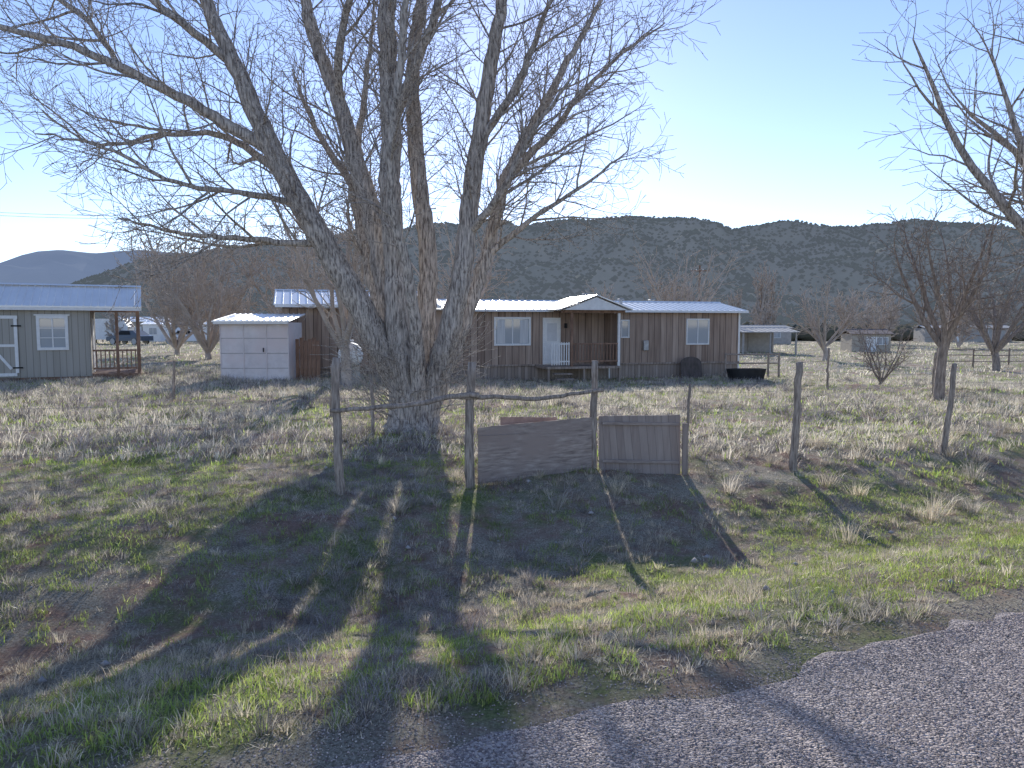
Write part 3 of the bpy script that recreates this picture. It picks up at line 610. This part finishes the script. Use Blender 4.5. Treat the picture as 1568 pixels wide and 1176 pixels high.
for k in range(14):
    x=-.17+k*.2; mesh_obj('roof_rib',[(x,-.255,2.10),(x+.04,-.255,2.125),(x+.08,-.255,2.10),(x,2.1,2.38),(x+.04,2.1,2.405),(x+.08,2.1,2.38)],[(0,1,4,3),(1,2,5,4),(0,2,1)],metal,sh)
box('roof_fascia',(-.15,-.24,1.99),(2.45,-.21,2.058),white,sh)
bf=empty('board_fence_panel',(-7.85,27.0,0))
for k in range(6): box('board',(k*.15,0,-.1),(k*.15+.135,.025,1.45+.06*math.sin(k*2.1)),brownw,bf,.003)
for z in (.3,1.1): box('board_rail',(0,.026,z),(.9,.06,z+.08),brownw,bf)
pt=empty('propane_tank',(-5.55,25.6,0),math.radians(12))
bm=bmesh.new(); bmesh.ops.create_uvsphere(bm,u_segments=24,v_segments=16,radius=.42)
for v_ in bm.verts:
    x,y,z=v_.co; v_.co=(x,z+(.8 if z>0.01 else -.8 if z<-.01 else 0),y+.95)
me=bpy.data.meshes.new('tank_shell'); bm.to_mesh(me); bm.free(); me.polygons.foreach_set('use_smooth',[True]*len(me.polygons)); me.materials.append(white)
o=bpy.data.objects.new('tank_shell',me); COL.objects.link(o); o.parent=pt
for y in (-.6,.6): box('tank_leg',(-.3,y-.05,-.15),(.3,y+.05,.62),pipe,pt,.01)
box('valve_dome',(-.12,-.12,1.36),(.12,.12,1.46),white,pt,.03)
# ------------------------------------------------------------------ left cabin shed
C=empty('cabin_shed',(-21.4,23.75,0),math.radians(26))
cabm=plank_mat('cabin_siding',(.36,.335,.285),(.43,.40,.35),groove=.2,scale=1,gap_dark=.6)
LW=6.95; CD=3.0; PW=1.6
box('cabin_wall',(0,0,.12),(LW,CD,2.56),cabm,C)
box('cabin_skid',(0.05,.05,-.2),(LW+PW,CD-.05,.12),brownw,C)
gable_roof('cabin_roof',-.15,LW+PW+.08,-.22,CD+.22,2.62,3.42,C,rib=.23,ribh=.03)
box('cabin_fascia',(-.15,-.225,2.47),(LW+PW+.08,-.19,2.565),white,C)
xx=LW+PW; mesh_obj('cabin_gable',[(xx,-.02,2.56),(xx,CD+.02,2.56),(xx,CD/2,3.35),(xx-.04,-.02,2.56),(xx-.04,CD+.02,2.56),(xx-.04,CD/2,3.35)],[(0,1,2),(5,4,3),(0,3,4,1)],cabm,C)
mesh_obj('cabin_gable_inner',[(LW+.001,0,2.56),(LW+.001,CD,2.56),(LW+.001,CD/2,3.35)],[(0,1,2)],cabm,C)
box('cabin_corner_trim',(LW-.09,-.02,.12),(LW+.015,-.001,2.46),cabm,C)
window(C,5.42,6.18,1.17,2.18,trim=.10,grid=True)
box('window_head_trim',(5.26,-.055,2.283),(6.34,-.003,2.33),white,C)
dx0,dx1=3.1,4.7
box('barn_door',(dx0,-.03,.2),(dx1,-.001,2.25),cabm,C)
box('door_trim_top',(dx0-.08,-.055,2.17),(dx1+.08,-.031,2.28),white,C,.003); box('door_trim_bottom',(dx0,-.055,.18),(dx1,-.031,.29),white,C,.003)
for x in (dx0-.06,(dx0+dx1)/2-.05,dx1-.04): box('door_trim_side',(x,-.053,.29),(x+.1,-.031,2.17),white,C,.003)
for sg,x in ((1,dx0+.42),(-1,dx1-.42)): box('door_brace',(x-.045,-.050,.35),(x+.045,-.0315,1.25),white,C,.003,rot=(0,.62*sg,0))
box('door_mid_trim',(dx0,-.051,1.2),(dx1,-.0312,1.29),white,C,.003)
for z in (.45,1.9): box('hinge',(dx1-.12,-.062,z),(dx1+.18,-.056,z+.05),dark,C)
box('cabin_porch_deck',(LW+.01,.02,.12),(LW+PW,CD-.02,.2),brownw,C,.004)
for y in (.05,1.0,2.0,CD-.15): box('cabin_porch_post',(LW+PW-.12,y,.2),(LW+PW-.02,y+.1,2.55),brownw,C,.004)
box('cabin_porch_post',(LW+.8,.05,.2),(LW+.9,.15,2.41),brownw,C,.004)
box('cabin_beam',(LW+.02,.04,2.42),(LW+PW-.13,.14,2.555),brownw,C)
for z in (.35,1.0): box('cabin_rail',(LW+.05,.06,z),(LW+PW-.13,.11,z+.07),brownw,C,.004); box('cabin_rail_side',(LW+PW-.1,.15,z),(LW+PW-.04,CD-.15,z+.07),brownw,C,.004)
k=LW+.15
while k<LW+PW-.15: box('cabin_baluster',(k,.065,.42),(k+.04,.105,1.0),brownw,C); k+=.14
k=.3
while k<CD-.2: box('cabin_baluster',(LW+PW-.09,k,.42),(LW+PW-.05,k+.04,1.0),brownw,C); k+=.15
box('cabin_side_door',(LW+.002,1.0,.2),(LW+.03,1.9,2.2),white,C)
# ------------------------------------------------------------------ right yard items
stk=noise_mat('black_plastic',(.015,.015,.016),(.03,.03,.032),4,rough=.5)
tr=empty('stock_tank',(10.15,32.2,-.42),.2)
vs=[];n=24
for z,s in ((0,.86),(.5,1),(.5,.94),(.12,.82)):
    for t in range(n):
        a=2*math.pi*t/n; ex=.5; cx=math.copysign(abs(math.cos(a))**ex,math.cos(a)); cy=math.copysign(abs(math.sin(a))**ex,math.sin(a))
        vs.append((.85*s*cx,.42*s*cy,z))
f=[(r*n+t,r*n+(t+1)%n,(r+1)*n+(t+1)%n,(r+1)*n+t) for r in range(3) for t in range(n)]+[tuple(range(3*n,4*n)),tuple(range(n-1,-1,-1))]
mesh_obj('tank_body',vs,f,stk,tr)
pf=empty('pipe_fence',(0,0,0))
for x in (9.6,11.6,12.1): pole('pipe_post',[(x,33.4+.1*(x-9),-.6),(x,33.4+.1*(x-9),.72)],.05,.05,5,postwood,8,0,parent=pf)
for z in (.25,.65): pole('pipe_rail',[(9.6,33.43,z),(12.1,33.7,z)],.035,.035,6,postwood,8,0,parent=pf)
rf=empty('wood_rail_fence')
x=24.
while x<46:
    yy=42+.12*(x-24); g=float(gz(x,yy)); pole('rail_post',[(x,yy,g-.1),(x,yy,g+1.1)],.05,.045,int(x),bark_d,8,0,parent=rf)
    for z in (.35,.7,1.0): pole('rail',[(x,yy-.08,g+z),(x+2.2,yy+.18,g+z)],.03,.03,int(x*3+z*10),bark_d,6,0,parent=rf)
    x+=2.2
# ------------------------------------------------------------------ distant buildings & vehicles
def outbuilding(name,x,y,w,d,h,rh,wm,rm,rz=0,openfront=False):
    g=float(gz(x,y)); e=empty(name,(x,y,g-.1),rz)
    if openfront:
        for xx in (0,w/2,w-.12):
            for yy in (0,d-.12): box('carport_post',(xx,yy,0),(xx+.12,yy+.12,h),wm,e)
        box('back_wall',(0,d+.01,0),(w,d+.1,h-.02),wm,e)
    else:
        box('walls',(0,0,0),(w,d,h),wm,e); box('door',(w*.35,-.04,.1),(w*.35+1,-.005,2.0 if h>2.1 else h*.85),white,e)
        window(e,w*.65,w*.65+.9,h*.45,h*.8)
        if w>5: window(e,w*.1,w*.1+.9,h*.45,h*.8)
    gable_roof('roof',-.2,w+.2,-.25,d+.25,h+.03,h+rh,e,rib=.5,mat=rm)
beige=noise_mat('beige_wall',(.42,.36,.28),(.5,.44,.36),3)
greyb=noise_mat('grey_wall',(.38,.35,.32),(.48,.45,.41),3); roofg=noise_mat('grey_shingle',(.35,.34,.33),(.46,.45,.44),3)
redb=noise_mat('brown_shingle',(.18,.14,.13),(.28,.22,.2),4)
outbuilding('carport',19.2,62,4.6,5,1.9,.35,greyb,roofg,.05,True)
outbuilding('garden_shed',31.0,68,3.4,3,1.7,.4,beige,redb,-.1)
outbuilding('mobile_home',62,112,12,4.5,2.2,.4,greyb,roofg,-.15)
outbuilding('mobile_home',30,98,7,4.5,2.2,.4,greyb,roofg,.1)
outbuilding('mobile_home',-47,95,8,4,2.3,.4,white,metal,.1)
outbuilding('mobile_home',88,120,14,5,2.5,.6,beige,roofg,-.3)
outbuilding('farm_shed',-64,120,9,6,2.8,.8,beige,metal,.2)
def vehicle(name,x,y,rz,colr,L=4.6,H=1.5,truck=False):
    g=float(gz(x,y)); e=empty(name,(x,y,g),rz); pm,_,pb_=new_mat(name+'_paint'); pb_.inputs['Base Color'].default_value=(*colr,1); pb_.inputs['Roughness'].default_value=.3
    if truck: prof=[(0,.35),(0,.95),(.15,1.05),(1.2,1.12),(1.75,H+.2),(3.1,H+.25),(3.3,1.1),(L,1.1),(L,.4)]
    else: prof=[(0,.35),(0,.75),(.2,.85),(1.1,.95),(1.75,H),(3.4,H),(4.2,.98),(L,.9),(L,.4)]
    n=len(prof); ins=[.0,.0,.03,.05,.16,.16,.05,.02,.0]
    vs=[(a-L/2,-.88+ins[i],b) for i,(a,b) in enumerate(prof)]+[(a-L/2,.88-ins[i],b) for i,(a,b) in enumerate(prof)]
    mesh_obj('body',vs,[tuple(range(n))[::-1],tuple(range(n,2*n))]+[(i,(i+1)%n,(i+1)%n+n,i+n) for i in range(n)],pm,e)
    x0=-L/2+1.45; x1=-L/2+3.05
    for sy in (-1,1): mesh_obj('side_glass',[(x0,sy*.87,1.05),(x1+.15,sy*.87,1.05),(x1-.05,sy*.755,H-.06),(x0+.4,sy*.755,H-.06)],[(0,1,2,3)],dark,e)
    for xx in (-L/2+.85,L/2-.9):
        for yy in (-.82,.82):
            pole('wheel',[(xx,yy-.1,.33),(xx,yy+.1,.33)],.33,.33,1,stk,16,0,parent=e); bm=bmesh.new(); bmesh.ops.create_circle(bm,cap_ends=True,radius=.32,segments=16); bmesh.ops.rotate(bm,matrix=Matrix.Rotation(math.pi/2,3,'X'),verts=bm.verts)
            for off in (-.1,.1):
                me=bpy.data.meshes.new('hub'); bm.to_mesh(me); me.materials.append(pipe); o=bpy.data.objects.new('hub',me); COL.objects.link(o); o.parent=e; o.location=(xx,yy+off,.33)
            bm.free()
vehicle('parked_pickup_truck',-36.5,84,.2,(.75,.75,.75),5.3,1.6,True)
vehicle('parked_car',-41,80,-.3,(.08,.1,.13))
vehicle('parked_car',-30.5,88,.1,(.1,.1,.11))
tw=empty('travel_trailer',(-45,82,-.0),.15)
vs=[(-3,-1.1,.5),(-3,-1.1,2.4),(-2.6,-1.1,2.75),(2.4,-1.1,2.75),(3,-1.1,1.9),(2.7,-1.1,.5)]; n=6
mesh_obj('trailer_body',vs+[(a,1.1,c) for a,b,c in vs],[tuple(range(n)),tuple(range(2*n-1,n-1,-1))]+[(i,i+n,(i+1)%n+n,(i+1)%n) for i in range(n)],white,tw)
window(tw,-2,-1,1.5,2.1,y=-1.1); window(tw,.8,1.6,1.5,2.1,y=-1.1)
for yy in (-.9,.9): pole('wheel',[(0,yy-.1,.33),(0,yy+.1,.33)],.33,.33,1,stk,16,0,parent=tw)
def upole(x,y,h):
    e=empty('utility_pole'); g=float(gz(x,y)); pole('pole',[(x,y,g-.2),(x,y,g+h)],.15,.11,2,brownw,10,0,parent=e)
    box('crossarm',(x-1.1,y-.06,g+h-.7),(x+1.1,y+.06,g+h-.58),brownw,e)
    for dx in (-1,-.4,.4,1): box('insulator',(x+dx-.04,y-.04,g+h-.58),(x+dx+.04,y+.04,g+h-.42),white,e)
upole(22.5,90,9.6)
pl=Tubes()
for dz,yo in ((0,0),(.5,1.2)):
    pl.add([(-75+ i*6.5, 88+yo, 15.6+dz-1.2*math.sin(i/10*math.pi)) for i in range(11)],[.02]*11,4)
pl.build('power_line',dark)
upole(-75.2,88.5,16.3)
upole(-10,88.5,16.3)
rs=np.random.RandomState(4)
n=60; y=rs.uniform(3.6,10,n); x=rs.uniform(-.75,.75,n)*y; k=sroad(x,y)>.4; x=x[k];y=y[k]; n=len(x); sz=.012+.03*rs.rand(n)**3
VV=oct_[None]*(1+.6*(rs.rand(n,6,1)-.5))*sz[:,None,None]+np.stack([x,y,gz(x,y)+sz*.6],-1)[:,None]
fast_mesh('stones',VV.reshape(-1,3),(T8[None]+6*np.arange(n)[:,None,None]).reshape(-1,3),noise_mat('pale_stone',(.4,.36,.33),(.55,.5,.47),8))
print('done')
